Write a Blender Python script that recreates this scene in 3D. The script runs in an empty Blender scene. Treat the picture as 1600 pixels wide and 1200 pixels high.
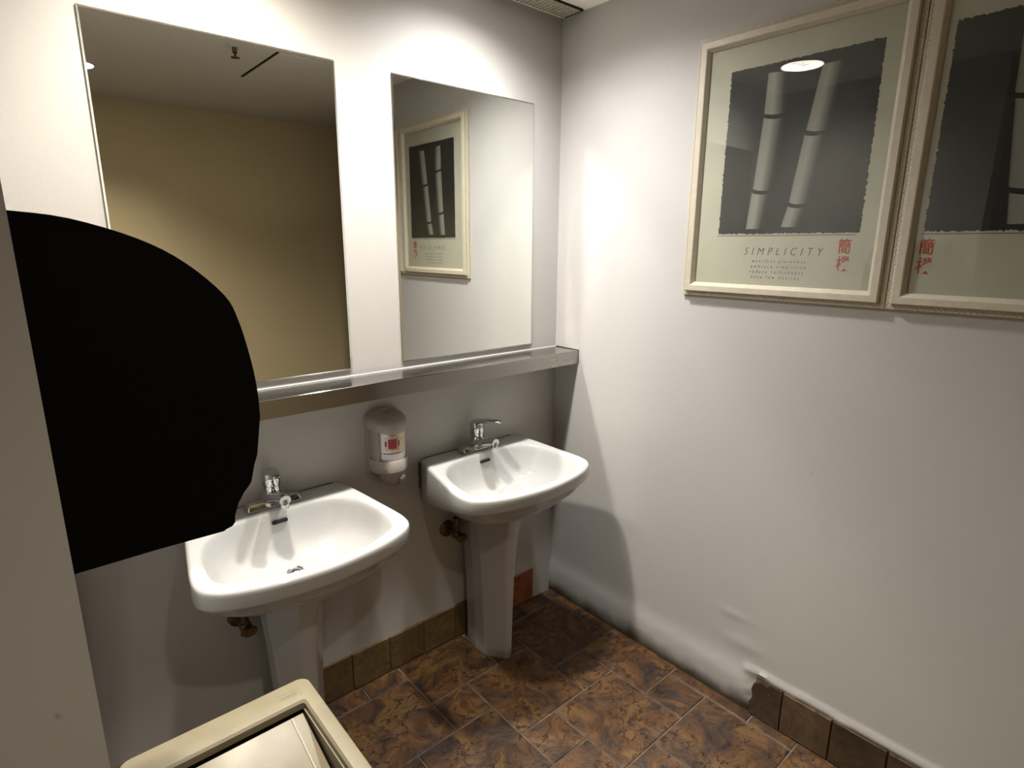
import bpy, bmesh, math, random
from mathutils import Vector, Matrix
random.seed(7)
scn = bpy.context.scene
C = scn.collection
PI = math.pi

# ------------------------------------------------------------------ camera
def rot_from(yaw, pitch, roll):
    fw = Vector((math.sin(yaw)*math.cos(pitch), math.cos(yaw)*math.cos(pitch), math.sin(pitch)))
    r = Vector((math.cos(yaw), -math.sin(yaw), 0)); u = r.cross(fw)
    c, s = math.cos(roll), math.sin(roll)
    R, U = c*r + s*u, -s*r + c*u
    return Matrix((R, U, -fw)).transposed()
cd = bpy.data.cameras.new('camera'); cam = bpy.data.objects.new('camera', cd); C.objects.link(cam)
cam.matrix_world = Matrix.Translation((-1.7528, -1.7341, 1.5675)) @ rot_from(.7153, -.2324, .0053).to_4x4()
cd.sensor_fit = 'HORIZONTAL'; cd.sensor_width = 36; cd.lens = 909.55/1600*36; cd.clip_start = .01
scn.camera = cam
# ------------------------------------------------------------------ world, exposure, render options
w = bpy.data.worlds.new('world'); scn.world = w; w.use_nodes = True
w.node_tree.nodes['Background'].inputs[0].default_value = (0, 0, 0, 1)
scn.view_settings.view_transform = 'Standard'; scn.view_settings.look = 'None'
scn.view_settings.gamma = 1; scn.view_settings.use_curve_mapping = False
scn.view_settings.exposure = 0.0
cy = scn.cycles
cy.use_guiding = True; cy.use_surface_guiding = True; cy.use_volume_guiding = False
cy.guiding_training_samples = 0; cy.use_adaptive_sampling = False
cy.blur_glossy = 0.0; cy.caustics_reflective = True
cy.sample_clamp_indirect = 0
cy.max_bounces = 10; cy.diffuse_bounces = 2; cy.glossy_bounces = 6; cy.transparent_max_bounces = 8
cy.use_denoising = True
# ------------------------------------------------------------------ lamps: (x, colour, power)
LAMPZ, CEIL = 2.478, 2.405      # lamp centres sit inside their cans, above the ceiling plane
LAMPS = [(-.522, -.348, (1.0, .985, .965), 68, 64), (-1.275, -.348, (1.0, .935, .82), 78, 72), (-1.35, -1.95, (1.0, .93, .80), 60, 0)]  # last entry: added lamp, unseen, brightens the yellow wall

# ------------------------------------------------------------------ helpers
def link(name, bm, mat, parent=None, smooth=None):
    me = bpy.data.meshes.new(name)
    bmesh.ops.recalc_face_normals(bm, faces=bm.faces[:])
    bm.to_mesh(me); bm.free()
    if smooth is not None:
        for p in me.polygons: p.use_smooth = True
        me.set_sharp_from_angle(angle=math.radians(smooth))
    o = bpy.data.objects.new(name, me); C.objects.link(o)
    for m in (mat if isinstance(mat, (list, tuple)) else [mat]): me.materials.append(m)
    if parent is not None: o.parent = parent
    return o
def thing(name, label, cat, loc=(0,0,0), group=None):
    o = bpy.data.objects.new(name, None); C.objects.link(o); o.location = loc
    o.empty_display_size = .05
    o['label'] = label; o['category'] = cat
    if group: o['group'] = group
    return o
def structure(o): o['kind'] = 'structure'; return o
def box(bm, x0, x1, y0, y1, z0, z1, bev=0, seg=2):
    vs = [bm.verts.new((x, y, z)) for x in (x0, x1) for y in (y0, y1) for z in (z0, z1)]
    f = [(0,1,3,2),(4,6,7,5),(0,4,5,1),(2,3,7,6),(0,2,6,4),(1,5,7,3)]
    fs = [bm.faces.new([vs[i] for i in q]) for q in f]
    if bev:
        es = {e for q in fs for e in q.edges}
        bmesh.ops.bevel(bm, geom=list(es), offset=bev, segments=seg, affect='EDGES', profile=.5)
    return bm
def boxo(name, x0, x1, y0, y1, z0, z1, mat, parent=None, bev=0, seg=2):
    return link(name, box(bmesh.new(), x0, x1, y0, y1, z0, z1, bev, seg), mat, parent, 40 if bev else None)
def loft(bm, rings, cap0=False, cap1=False, closed=True):
    R = [[bm.verts.new(p) for p in r] for r in rings]
    n = len(R[0])
    for a, b in zip(R[:-1], R[1:]):
        for i in range(n if closed else n-1):
            j = (i+1) % n
            try: bm.faces.new((a[i], a[j], b[j], b[i]))
            except ValueError: pass
    if cap0: bm.faces.new(R[0])
    if cap1: bm.faces.new(R[-1])
    return R
def lathe(bm, prof, n=32, M=None, cap0=True, cap1=True):
    M = M or Matrix()
    rings = [[M @ Vector((r*math.cos(2*PI*i/n), r*math.sin(2*PI*i/n), z)) for i in range(n)] for r, z in prof]
    return loft(bm, rings, cap0, cap1)
def axis(p, d):
    d = Vector(d).normalized()
    return Matrix.Translation(p) @ Vector((0,0,1)).rotation_difference(d).to_matrix().to_4x4()
def prism(bm, pts, f):          # pts: 2D outline, f(p, k) -> 3D for k in 0, 1
    a = [bm.verts.new(f(p, 0)) for p in pts]; b = [bm.verts.new(f(p, 1)) for p in pts]
    n = len(pts)
    for i in range(n): bm.faces.new((a[i], a[(i+1)%n], b[(i+1)%n], b[i]))
    bm.faces.new(a); bm.faces.new(b)
    return bm
def tube(bm, pts, rads, n=16, caps=True):
    rings = []
    pts = [Vector(p) for p in pts]
    for i, p in enumerate(pts):
        d = (pts[min(i+1, len(pts)-1)] - pts[max(i-1, 0)]).normalized()
        up = Vector((1, 0, 0)) if abs(d.x) < .9 else Vector((0, 0, 1))
        a = d.cross(up).normalized(); b = d.cross(a)
        rx, ry = rads[i] if isinstance(rads[i], tuple) else (rads[i], rads[i])
        rings.append([p + a*ry*math.sin(2*PI*k/n) + b*rx*math.cos(2*PI*k/n) for k in range(n)])
    return loft(bm, rings, caps, caps)
def catmull(pts, per=8, closed=False):
    out = []; n = len(pts)
    for i in range(n if closed else n-1):
        g = lambda k: Vector(pts[k % n] if closed else pts[max(0, min(n-1, k))])
        p0, p1, p2, p3 = g(i-1), g(i), g(i+1), g(i+2)
        for s in range(per):
            t = s/per
            out.append(.5*((2*p1) + (p2-p0)*t + (2*p0-5*p1+4*p2-p3)*t*t + (3*p1-p0-3*p2+p3)*t**3))
    if not closed: out.append(Vector(pts[-1]))
    return out
def text_mesh(name, body, size, M, mat, parent=None, shear=0, spacing=1.0, extrude=.0004, align='LEFT', xscale=1, offset=0):
    cu = bpy.data.curves.new(name, 'FONT'); cu.body = body; cu.size = size; cu.shear = shear
    cu.space_character = spacing; cu.extrude = extrude; cu.align_x = align; cu.resolution_u = 3; cu.offset = offset
    t = bpy.data.objects.new(name, cu); C.objects.link(t)
    bpy.context.view_layer.update()
    me = bpy.data.meshes.new_from_object(t.evaluated_get(bpy.context.evaluated_depsgraph_get()))
    bpy.data.objects.remove(t); bpy.data.curves.remove(cu)
    me.name = name; me.materials.clear(); me.materials.append(mat)
    me.transform(M @ Matrix.Diagonal((xscale, 1, 1, 1)))
    o = bpy.data.objects.new(name, me); C.objects.link(o)
    if parent is not None: o.parent = parent
    return o

# ------------------------------------------------------------------ materials
def nm(name):
    m = bpy.data.materials.new(name); m.use_nodes = True
    nt = m.node_tree; b = nt.nodes['Principled BSDF']
    return m, nt, b
def N(nt, t, **kw):
    n = nt.nodes.new(t)
    for k, v in kw.items():
        if k.startswith('i_'): n.inputs[k[2:].replace('_', ' ')].default_value = v
        else: setattr(n, k, v)
    return n
def plain(name, col, rough=.5, metal=0, noise=0, scale=30, bump=0, coat=0, spec=.5, detail=4):
    m, nt, b = nm(name)
    b.inputs['Base Color'].default_value = (*col, 1); b.inputs['Roughness'].default_value = rough
    b.inputs['Metallic'].default_value = metal; b.inputs['Specular IOR Level'].default_value = spec
    if coat: b.inputs['Coat Weight'].default_value = coat; b.inputs['Coat Roughness'].default_value = .03
    if noise or bump:
        tc = N(nt, 'ShaderNodeTexCoord'); tn = N(nt, 'ShaderNodeTexNoise', i_Scale=scale, i_Detail=float(detail))
        nt.links.new(tc.outputs['Object'], tn.inputs['Vector'])
        if noise:
            r = N(nt, 'ShaderNodeValToRGB')
            r.color_ramp.elements[0].position = .35; r.color_ramp.elements[1].position = .68
            r.color_ramp.elements[0].color = (*[c*(1-noise) for c in col], 1)
            r.color_ramp.elements[1].color = (*[min(1, c*(1+noise*.5)) for c in col], 1)
            nt.links.new(tn.outputs['Fac'], r.inputs['Fac']); nt.links.new(r.outputs['Color'], b.inputs['Base Color'])
        if bump:
            bn = N(nt, 'ShaderNodeBump', i_Strength=bump, i_Distance=.002)
            nt.links.new(tn.outputs['Fac'], bn.inputs['Height']); nt.links.new(bn.outputs['Normal'], b.inputs['Normal'])
    return m
def wall_paint(name, col, bump=.16, grime=False):
    m, nt, b = nm(name); L = nt.links.new
    b.inputs['Roughness'].default_value = .55; b.inputs['Specular IOR Level'].default_value = .25
    tc = N(nt, 'ShaderNodeTexCoord')
    n1 = N(nt, 'ShaderNodeTexNoise', i_Scale=2.2, i_Detail=5.0); L(tc.outputs['Object'], n1.inputs['Vector'])
    r = N(nt, 'ShaderNodeValToRGB')
    r.color_ramp.elements[0].position = .3; r.color_ramp.elements[1].position = .75
    r.color_ramp.elements[0].color = (*[c*.96 for c in col], 1); r.color_ramp.elements[1].color = (*col, 1)
    L(n1.outputs['Fac'], r.inputs['Fac']); out = r.outputs['Color']
    # a few small scuff specks
    n3 = N(nt, 'ShaderNodeTexNoise', i_Scale=26.0, i_Detail=2.0); L(tc.outputs['Object'], n3.inputs['Vector'])
    r3 = N(nt, 'ShaderNodeValToRGB'); r3.color_ramp.elements[0].position = .77; r3.color_ramp.elements[1].position = .82
    L(n3.outputs['Fac'], r3.inputs['Fac'])
    m3 = N(nt, 'ShaderNodeMixRGB'); m3.inputs[2].default_value = (*[c*.72 for c in col], 1)
    L(r3.outputs['Color'], m3.inputs[0]); L(out, m3.inputs[1]); out = m3.outputs[0]
    if grime:       # mop splash dirt along the foot of this wall, ragged upper outline
        sx = N(nt, 'ShaderNodeSeparateXYZ'); L(tc.outputs['Object'], sx.inputs[0])
        n4 = N(nt, 'ShaderNodeTexNoise', i_Scale=7.0, i_Detail=6.0); L(tc.outputs['Object'], n4.inputs['Vector'])
        ma = N(nt, 'ShaderNodeMath', operation='MULTIPLY_ADD'); ma.inputs[1].default_value = -.09; L(n4.outputs['Fac'], ma.inputs[0]); L(sx.outputs['Z'], ma.inputs[2])
        mr = N(nt, 'ShaderNodeMapRange', interpolation_type='SMOOTHSTEP'); mr.inputs[1].default_value = .035; mr.inputs[2].default_value = -.045
        L(ma.outputs[0], mr.inputs[0])
        m4 = N(nt, 'ShaderNodeMixRGB'); m4.inputs[2].default_value = (.055, .042, .025, 1)
        L(mr.outputs[0], m4.inputs[0]); L(out, m4.inputs[1]); out = m4.outputs[0]
    L(out, b.inputs['Base Color'])
    n2 = N(nt, 'ShaderNodeTexNoise', i_Scale=120.0, i_Detail=3.0); L(tc.outputs['Object'], n2.inputs['Vector'])
    n5 = N(nt, 'ShaderNodeTexNoise', i_Scale=9.0, i_Detail=3.0); L(tc.outputs['Object'], n5.inputs['Vector'])
    ad = N(nt, 'ShaderNodeMath', operation='MULTIPLY_ADD'); ad.inputs[1].default_value = 1.6; L(n5.outputs['Fac'], ad.inputs[0]); L(n2.outputs['Fac'], ad.inputs[2])
    bn = N(nt, 'ShaderNodeBump', i_Strength=bump, i_Distance=.0012); L(ad.outputs[0], bn.inputs['Height']); L(bn.outputs['Normal'], b.inputs['Normal'])
    return m
def slate(name, cols, scale=1.0, rough=.42, veins=.95):
    m, nt, b = nm(name); L = nt.links.new
    tc = N(nt, 'ShaderNodeTexCoord'); oi = N(nt, 'ShaderNodeObjectInfo')
    geo = N(nt, 'ShaderNodeNewGeometry')
    ml = N(nt, 'ShaderNodeMath', operation='MULTIPLY'); ml.inputs[1].default_value = 37.0; L(oi.outputs['Random'], ml.inputs[0])
    va = N(nt, 'ShaderNodeVectorMath', operation='ADD'); L(geo.outputs['Position'], va.inputs[0]); L(ml.outputs[0], va.inputs[1])
    n1 = N(nt, 'ShaderNodeTexNoise', i_Scale=9.0*scale, i_Detail=12.0, i_Roughness=.74, i_Distortion=.8); L(va.outputs[0], n1.inputs['Vector'])
    r = N(nt, 'ShaderNodeValToRGB'); cr = r.color_ramp
    cr.elements[0].position = .33; cr.elements[0].color = (*cols[0], 1)
    cr.elements[1].position = .69; cr.elements[1].color = (*cols[-1], 1)
    for i, c in enumerate(cols[1:-1]):
        e = cr.elements.new(.33 + .36*(i+1)/(len(cols)-1)); e.color = (*c, 1)
    L(n1.outputs['Fac'], r.inputs['Fac'])
    # cleft marks: short dark broken cracks, thicker and denser in patches
    nw = N(nt, 'ShaderNodeTexNoise', i_Scale=26.0*scale, i_Detail=6.0, i_Roughness=.7); L(va.outputs[0], nw.inputs['Vector'])
    wv = N(nt, 'ShaderNodeVectorMath', operation='MULTIPLY_ADD'); wv.inputs[1].default_value = (.07, .07, .07); L(nw.outputs['Color'], wv.inputs[0]); L(va.outputs[0], wv.inputs[2])
    st = N(nt, 'ShaderNodeMapping'); st.inputs['Scale'].default_value = (1.0, 1.7, 1.0); st.inputs['Rotation'].default_value = (0, 0, .6); L(wv.outputs[0], st.inputs[0])
    vo = N(nt, 'ShaderNodeTexVoronoi', feature='DISTANCE_TO_EDGE', i_Scale=17.0*scale); L(st.outputs[0], vo.inputs['Vector'])
    n6 = N(nt, 'ShaderNodeTexNoise', i_Scale=40.0*scale, i_Detail=2.0); L(va.outputs[0], n6.inputs['Vector'])
    wd = N(nt, 'ShaderNodeMapRange'); wd.inputs[1].default_value = .44; wd.inputs[2].default_value = .66; wd.inputs[3].default_value = .0; wd.inputs[4].default_value = .06; L(n6.outputs['Fac'], wd.inputs[0])
    lt = N(nt, 'ShaderNodeMath', operation='SUBTRACT'); L(wd.outputs[0], lt.inputs[0]); L(vo.outputs['Distance'], lt.inputs[1])
    mr = N(nt, 'ShaderNodeMapRange'); mr.inputs[1].default_value = -.004; mr.inputs[2].default_value = .012; L(lt.outputs[0], mr.inputs[0])
    n3 = N(nt, 'ShaderNodeTexNoise', i_Scale=9.0*scale, i_Detail=3.0); L(va.outputs[0], n3.inputs['Vector'])
    m2 = N(nt, 'ShaderNodeMapRange'); m2.inputs[1].default_value = .42; m2.inputs[2].default_value = .56; L(n3.outputs['Fac'], m2.inputs[0])
    mm = N(nt, 'ShaderNodeMath', operation='MULTIPLY'); L(mr.outputs[0], mm.inputs[0]); L(m2.outputs[0], mm.inputs[1])
    ms = N(nt, 'ShaderNodeMath', operation='MULTIPLY'); ms.inputs[1].default_value = veins; L(mm.outputs[0], ms.inputs[0])
    mx = N(nt, 'ShaderNodeMixRGB'); mx.inputs[2].default_value = (.022, .016, .012, 1); L(ms.outputs[0], mx.inputs[0]); L(r.outputs['Color'], mx.inputs[1])
    # tile to tile tone
    hs = N(nt, 'ShaderNodeHueSaturation'); mv = N(nt, 'ShaderNodeMapRange'); mv.inputs[3].default_value = .78; mv.inputs[4].default_value = 1.15
    L(oi.outputs['Random'], mv.inputs[0]); L(mv.outputs[0], hs.inputs['Value']); L(mx.outputs[0], hs.inputs['Color'])
    L(hs.outputs['Color'], b.inputs['Base Color'])
    b.inputs['Roughness'].default_value = rough; b.inputs['Specular IOR Level'].default_value = .4
    hh = N(nt, 'ShaderNodeMath', operation='MULTIPLY_ADD'); hh.inputs[1].default_value = -.6; L(mm.outputs[0], hh.inputs[0]); L(n1.outputs['Fac'], hh.inputs[2])
    bn = N(nt, 'ShaderNodeBump', i_Strength=.8, i_Distance=.006); L(hh.outputs[0], bn.inputs['Height']); L(bn.outputs['Normal'], b.inputs['Normal'])
    return m
M_wall = wall_paint('white_wall_paint', (.47, .451, .43))
M_wallr = wall_paint('white_wall_paint_scuffed', (.472, .454, .437), grime=True)
M_yellow = wall_paint('yellow_wall_paint', (.74, .60, .36))
M_ceil = wall_paint('ceiling_paint', (.86, .82, .75), bump=.2)
M_porc = plain('white_porcelain', (.46, .455, .445), rough=.07, spec=.55)
M_chrome = plain('chrome', (.55, .55, .56), rough=.06, metal=1)
M_steel, nt, b = nm('brushed_steel')
b.inputs['Base Color'].default_value = (.36, .345, .32, 1); b.inputs['Metallic'].default_value = 1
b.inputs['Roughness'].default_value = .30; b.inputs['Anisotropic'].default_value = .7
cx = N(nt, 'ShaderNodeCombineXYZ'); cx.inputs[1].default_value = .7; cx.inputs[2].default_value = .7
nt.links.new(cx.outputs[0], b.inputs['Tangent'])
tc = N(nt, 'ShaderNodeTexCoord'); mp = N(nt, 'ShaderNodeMapping'); mp.inputs['Scale'].default_value = (2, 500, 500)
tn = N(nt, 'ShaderNodeTexNoise', i_Scale=1.0, i_Detail=3.0)
nt.links.new(tc.outputs['Object'], mp.inputs[0]); nt.links.new(mp.outputs[0], tn.inputs['Vector'])
mr = N(nt, 'ShaderNodeMapRange'); mr.inputs[3].default_value = .15; mr.inputs[4].default_value = .19
nt.links.new(tn.outputs['Fac'], mr.inputs[0]); nt.links.new(mr.outputs[0], b.inputs['Roughness'])
M_mirror, nt, b = nm('mirror_silver')
gl = N(nt, 'ShaderNodeBsdfGlossy'); gl.inputs['Color'].default_value = (.89, .905, .87, 1); gl.inputs['Roughness'].default_value = 0
nt.links.new(gl.outputs[0], nt.nodes['Material Output'].inputs[0])
M_medge = plain('mirror_cut_edge', (.10, .12, .11), rough=.2)
M_black = plain('black_plastic', (.002, .0025, .0035), rough=.25, spec=.06)
M_darkhole = plain('dark_void', (.008, .007, .006), rough=.8)
M_beige = plain('beige_plastic', (.235, .20, .13), rough=.42, noise=.10, scale=22, bump=.15)
M_taupe = plain('taupe_plastic', (.36, .32, .28), rough=.45)
M_grout = plain('grout', (.13, .10, .08), rough=.85, noise=.4, scale=25)
M_tile = slate('slate_floor_tile', [(.016, .012, .010), (.044, .023, .013), (.094, .042, .015), (.15, .078, .026), (.058, .044, .034)])
M_base = slate('slate_base_tile', [(.10, .065, .03), (.15, .095, .04), (.19, .125, .055)], rough=.35, veins=.3)
M_base_red = slate('rust_base_tile', [(.16, .05, .02), (.24, .08, .03), (.28, .11, .04)], rough=.35, veins=.5)
M_base_dark = slate('dark_base_tile', [(.035, .022, .014), (.075, .045, .025), (.11, .07, .04)], rough=.35, veins=.5)
M_frame = plain('whitewashed_wood', (.52, .47, .37), rough=.45, noise=.06, scale=60, bump=.15)
M_cane = plain('cane_inlay', (.56, .49, .36), rough=.5)
M_paper = plain('cream_paper', (.47, .44, .375), rough=.8, noise=.05, scale=8)
M_ink = plain('black_print', (.012, .011, .012), rough=.7, noise=.3, scale=12)
M_text = plain('text_ink', (.10, .085, .075), rough=.8)
M_redink = plain('red_ink', (.38, .06, .035), rough=.8)
M_dark_ink = plain('brown_ink', (.12, .05, .035), rough=.8)
M_caulk = plain('white_caulk', (.60, .59, .57), rough=.35)
M_grille = plain('grille_beige', (.46, .42, .33), rough=.5)
M_white_metal = plain('white_enamel', (.72, .70, .65), rough=.4)
M_label = plain('label_cream', (.72, .62, .44), rough=.5, noise=.12, scale=60)
M_labred = plain('label_red', (.42, .05, .06), rough=.5, noise=.4, scale=220)
M_labgreen = plain('label_green', (.08, .20, .06), rough=.5)
M_white = plain('white_plastic', (.80, .82, .83), rough=.35)
M_brass = plain('tarnished_metal', (.16, .12, .07), rough=.35, metal=.8, noise=.4, scale=90)
M_residue = plain('glue_residue', (.40, .38, .345), rough=.7, noise=.35, scale=150)
M_scuff = plain('scuffed_porcelain', (.42, .38, .34), rough=.5, noise=.5, scale=30)
def thin(name, tint, rough, base_refl):      # thin clear sheet: mostly see-through, Fresnel reflection
    m, nt, b = nm(name); L = nt.links.new
    tr = N(nt, 'ShaderNodeBsdfTransparent'); tr.inputs[0].default_value = (*tint, 1)
    g = N(nt, 'ShaderNodeBsdfGlossy'); g.inputs['Roughness'].default_value = rough
    fr = N(nt, 'ShaderNodeLayerWeight'); pw = N(nt, 'ShaderNodeMath', operation='POWER'); pw.inputs[1].default_value = 5.0; L(fr.outputs['Facing'], pw.inputs[0])
    sc = N(nt, 'ShaderNodeMath', operation='MULTIPLY_ADD'); sc.inputs[1].default_value = 1-base_refl; sc.inputs[2].default_value = base_refl; L(pw.outputs[0], sc.inputs[0])
    mx = N(nt, 'ShaderNodeMixShader'); L(sc.outputs[0], mx.inputs[0]); L(tr.outputs[0], mx.inputs[1]); L(g.outputs[0], mx.inputs[2])
    L(mx.outputs[0], nt.nodes['Material Output'].inputs[0]); return m
M_glass = thin('picture_glass', (.97, .98, .96), .0, .035)
M_smoke = thin('smoky_plastic', (.62, .58, .54), .08, .04)
def emit(name, col, s):
    m, nt, b = nm(name); e = N(nt, 'ShaderNodeEmission'); e.inputs[0].default_value = (*col, 1); e.inputs[1].default_value = s
    nt.links.new(e.outputs[0], nt.nodes['Material Output'].inputs[0]); return m
def bamboo_ink(name):                        # printed photograph of a stalk: tone runs across the strip (flat print)
    m, nt, b = nm(name); L = nt.links.new
    uv = N(nt, 'ShaderNodeUVMap'); s = N(nt, 'ShaderNodeSeparateXYZ'); L(uv.outputs[0], s.inputs[0])
    r = N(nt, 'ShaderNodeValToRGB'); cr = r.color_ramp
    cr.elements[0].position = 0; cr.elements[0].color = (.20, .18, .16, 1)
    cr.elements[1].position = 1; cr.elements[1].color = (.012, .011, .012, 1)
    for p, v in ((.06, .30), (.34, .34), (.58, .17), (.80, .035)):
        e = cr.elements.new(p); e.color = (v, v*.95, v*.88, 1)
    L(s.outputs[0], r.inputs[0])
    mp = N(nt, 'ShaderNodeMapping'); mp.inputs['Scale'].default_value = (40, 1.5, 1); L(uv.outputs[0], mp.inputs[0])
    n = N(nt, 'ShaderNodeTexNoise', i_Scale=1.0, i_Detail=3.0); L(mp.outputs[0], n.inputs['Vector'])
    mx = N(nt, 'ShaderNodeMixRGB', blend_type='MULTIPLY'); mx.inputs[0].default_value = .35; L(r.outputs[0], mx.inputs[1]); L(n.outputs['Fac'], mx.inputs[2])
    L(mx.outputs[0], b.inputs['Base Color']); b.inputs['Roughness'].default_value = .75
    return m
M_bamboo = bamboo_ink('bamboo_print')

# ------------------------------------------------------------------ room shell
XL, YF, XR, YR = -2.9, -2.625, 1.3, -1.88
# floor slab of grout with hopscotch tiles as children
floor = structure(boxo('floor', XL, XR, YF, 0, -.05, -.0035, M_grout))
def tile(x0, x1, y0, y1, mat, parent):
    x1 = min(x1, -.003 if y1 > YR+.1 else XR); y1 = min(y1, -.003); x0 = max(x0, -2.6); y0 = max(y0, YF)
    if x1-x0 < .012 or y1-y0 < .012: return
    bm = bmesh.new(); g = .0032; z = random.uniform(-.0006, .0006)
    b0 = [(x0+g, y0+g), (x1-g, y0+g), (x1-g, y1-g), (x0+g, y1-g)]
    e = .0025
    t0 = [(x0+g+e, y0+g+e), (x1-g-e, y0+g+e), (x1-g-e, y1-g-e), (x0+g+e, y1-g-e)]
    loft(bm, [[(x, y, -.006) for x, y in b0], [(x, y, -.0018+z) for x, y in b0], [(x, y, z) for x, y in t0]], True, True)
    link('tile', bm, mat, parent)
U = .1527
for a in range(-14, 15):
    for bb in range(-14, 15):
        c, r = 4 + 2*a - bb, 1 + a + 2*bb
        X = lambda k: -.06 - U*k
        Y = lambda k: -.0895 - U*k
        tile(X(c+1), X(c), Y(r+1), Y(r), M_tile, floor)                # small
        tile(X(c+1), X(c-1), Y(r), Y(r-2), M_tile, floor)              # large beside it

# walls
def grid_wall(name, f, us, vs, mat):
    bm = bmesh.new()
    V = [[bm.verts.new(f(u, v)) for v in vs] for u in us]
    for i in range(len(us)-1):
        for j in range(len(vs)-1): bm.faces.new((V[i][j], V[i+1][j], V[i+1][j+1], V[i][j+1]))
    return structure(link(name, bm, mat, None, 60))
TH = .10
structure(boxo('wall_back', XL-TH, TH, 0, TH, -.05, CEIL+.2, M_wall))
structure(boxo('wall_front', XL-TH, XR+TH, YF-TH, YF, -.05, CEIL+.2, M_yellow))
structure(boxo('wall_left', XL-TH, XL, YF, 0, -.05, CEIL+.2, M_wall))
structure(boxo('wall_passage', XR, XR+TH, YF, YR, -.05, CEIL+.2, M_wall))
structure(boxo('wall_partition', -1.87, -1.74, -1.05, 0, -.003, CEIL, M_wall))
def rw(y, z):
    x = 0.0
    hx = math.sin(y*37+1.3)*.5 + math.sin(y*91)*.3 + math.sin(z*120+y*60)*.35
    # skim coat bulging out over the old base tiles, ragged end beside the first bare tile
    s = 1/(1+math.exp(-(y+.985+.012*hx)/.006)) if y > -1.2 else 0
    t = 1/(1+math.exp((z-.135-.002*hx)/.018))
    x -= .011*s*t*(1+.03*hx)
    x -= .003*math.exp(-((y+.93+ (z-.2)*.3)/.06)**2 - ((z-.235)/.022)**2)
    x -= .0025*math.exp(-((y+.90)/.05)**2 - ((z-.33)/.012)**2)
    x -= .002*math.exp(-((y+.84)/.10)**2 - ((z-.10)/.04)**2)
    if y < -.96 and z < .2: x -= .010*math.exp(-((z-.158-.004*hx)/.010)**2)
    return x
us = [0 - i*.0125 for i in range(0, 105)] + [-1.5, YR]
vs = [-.05] + [i*.0125 for i in range(0, 34)] + [.5, .7, 1.0, 1.5, 2.0, CEIL+.2]
grid_wall('wall_right', lambda u, v: (rw(u, v), u, v), us, vs, M_wallr)
structure(boxo('wall_right_backing', .012, XR+TH, YR, 0, -.05, CEIL+.2, M_wall)).name = 'wall_right_core'
# ceiling with two round lamp holes
bm = bmesh.new()
RH = .092; S = .16
def rect(x0, x1, y0, y1): bm.faces.new([bm.verts.new(p) for p in ((x0,y0,CEIL),(x1,y0,CEIL),(x1,y1,CEIL),(x0,y1,CEIL))])
def lamp_strip(x0, x1, ly, lx):
    px = x0
    for x in sorted(lx):
        rect(px, x-S, ly-S, ly+S); px = x+S
        n = 48; ra = []; rb = []
        for i in range(n):
            a = 2*PI*i/n; c, s = math.cos(a), math.sin(a); k = S/max(abs(c), abs(s))
            ra.append((x+c*k, ly+s*k, CEIL)); rb.append((x+c*RH, ly+s*RH, CEIL))
        loft(bm, [ra, rb])
    rect(px, x1, ly-S, ly+S)
BL, FL = LAMPS[0][1], LAMPS[2][1]
rect(XL, XR, YF, FL-S); lamp_strip(XL, XR, FL, [LAMPS[2][0]]); rect(XL, 0, FL+S, BL-S)
lamp_strip(XL, 0, BL, [LAMPS[0][0], LAMPS[1][0]]); rect(XL, 0, BL+S, 0)
structure(link('ceiling', bm, M_ceil))
# ------------------------------------------------------------------ recessed lamps
M_can = plain('lamp_reflector', (.62, .60, .56), rough=.35)
for i, (x, ly, col, pw, spill) in enumerate(LAMPS):
    lab = ['round recessed downlight above the right mirror nearest the corner', 'round recessed downlight above the left mirror, farther from the corner',
           'added round downlight, unseen, brightening the yellow wall behind the viewer'][i]
    t = thing('recessed_downlight', lab, 'light', (x, ly, CEIL), 'recessed ceiling downlights')
    bm = bmesh.new(); lathe(bm, [(RH+.018, -.001), (RH+.018, -.004), (RH+.006, -.006), (RH-.001, -.003), (RH-.001, .0)], 48, None, False, False)
    link('trim_ring', bm, M_white_metal, t, 40)
    bm = bmesh.new(); lathe(bm, [(RH, 0), (RH, .13), (.05, .15)], 48, None, False, True); link('housing', bm, M_can, t, 40)
    bm = bmesh.new(); lathe(bm, [(.02, .148), (.05, .13), (.06, .12), (.05, .112), (.02, .108)], 32); link('bulb', bm, emit('lamp_glow', col, 9), t, 40)
    for nme, e, ang, bl in (('beam', pw, 120, 1.0), ('spill', spill, 150, .5)):     # reflector lamp: strong middle, weak edge
        ld = bpy.data.lights.new('downlight_' + nme, 'SPOT'); ld.color = col; ld.energy = e
        ld.spot_size = math.radians(ang); ld.spot_blend = bl; ld.shadow_soft_size = .078 if nme == 'spill' else .032
        lo = bpy.data.objects.new('downlight_' + nme, ld); C.objects.link(lo); lo.parent = t; lo.location = (0, 0, LAMPZ-CEIL)
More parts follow.
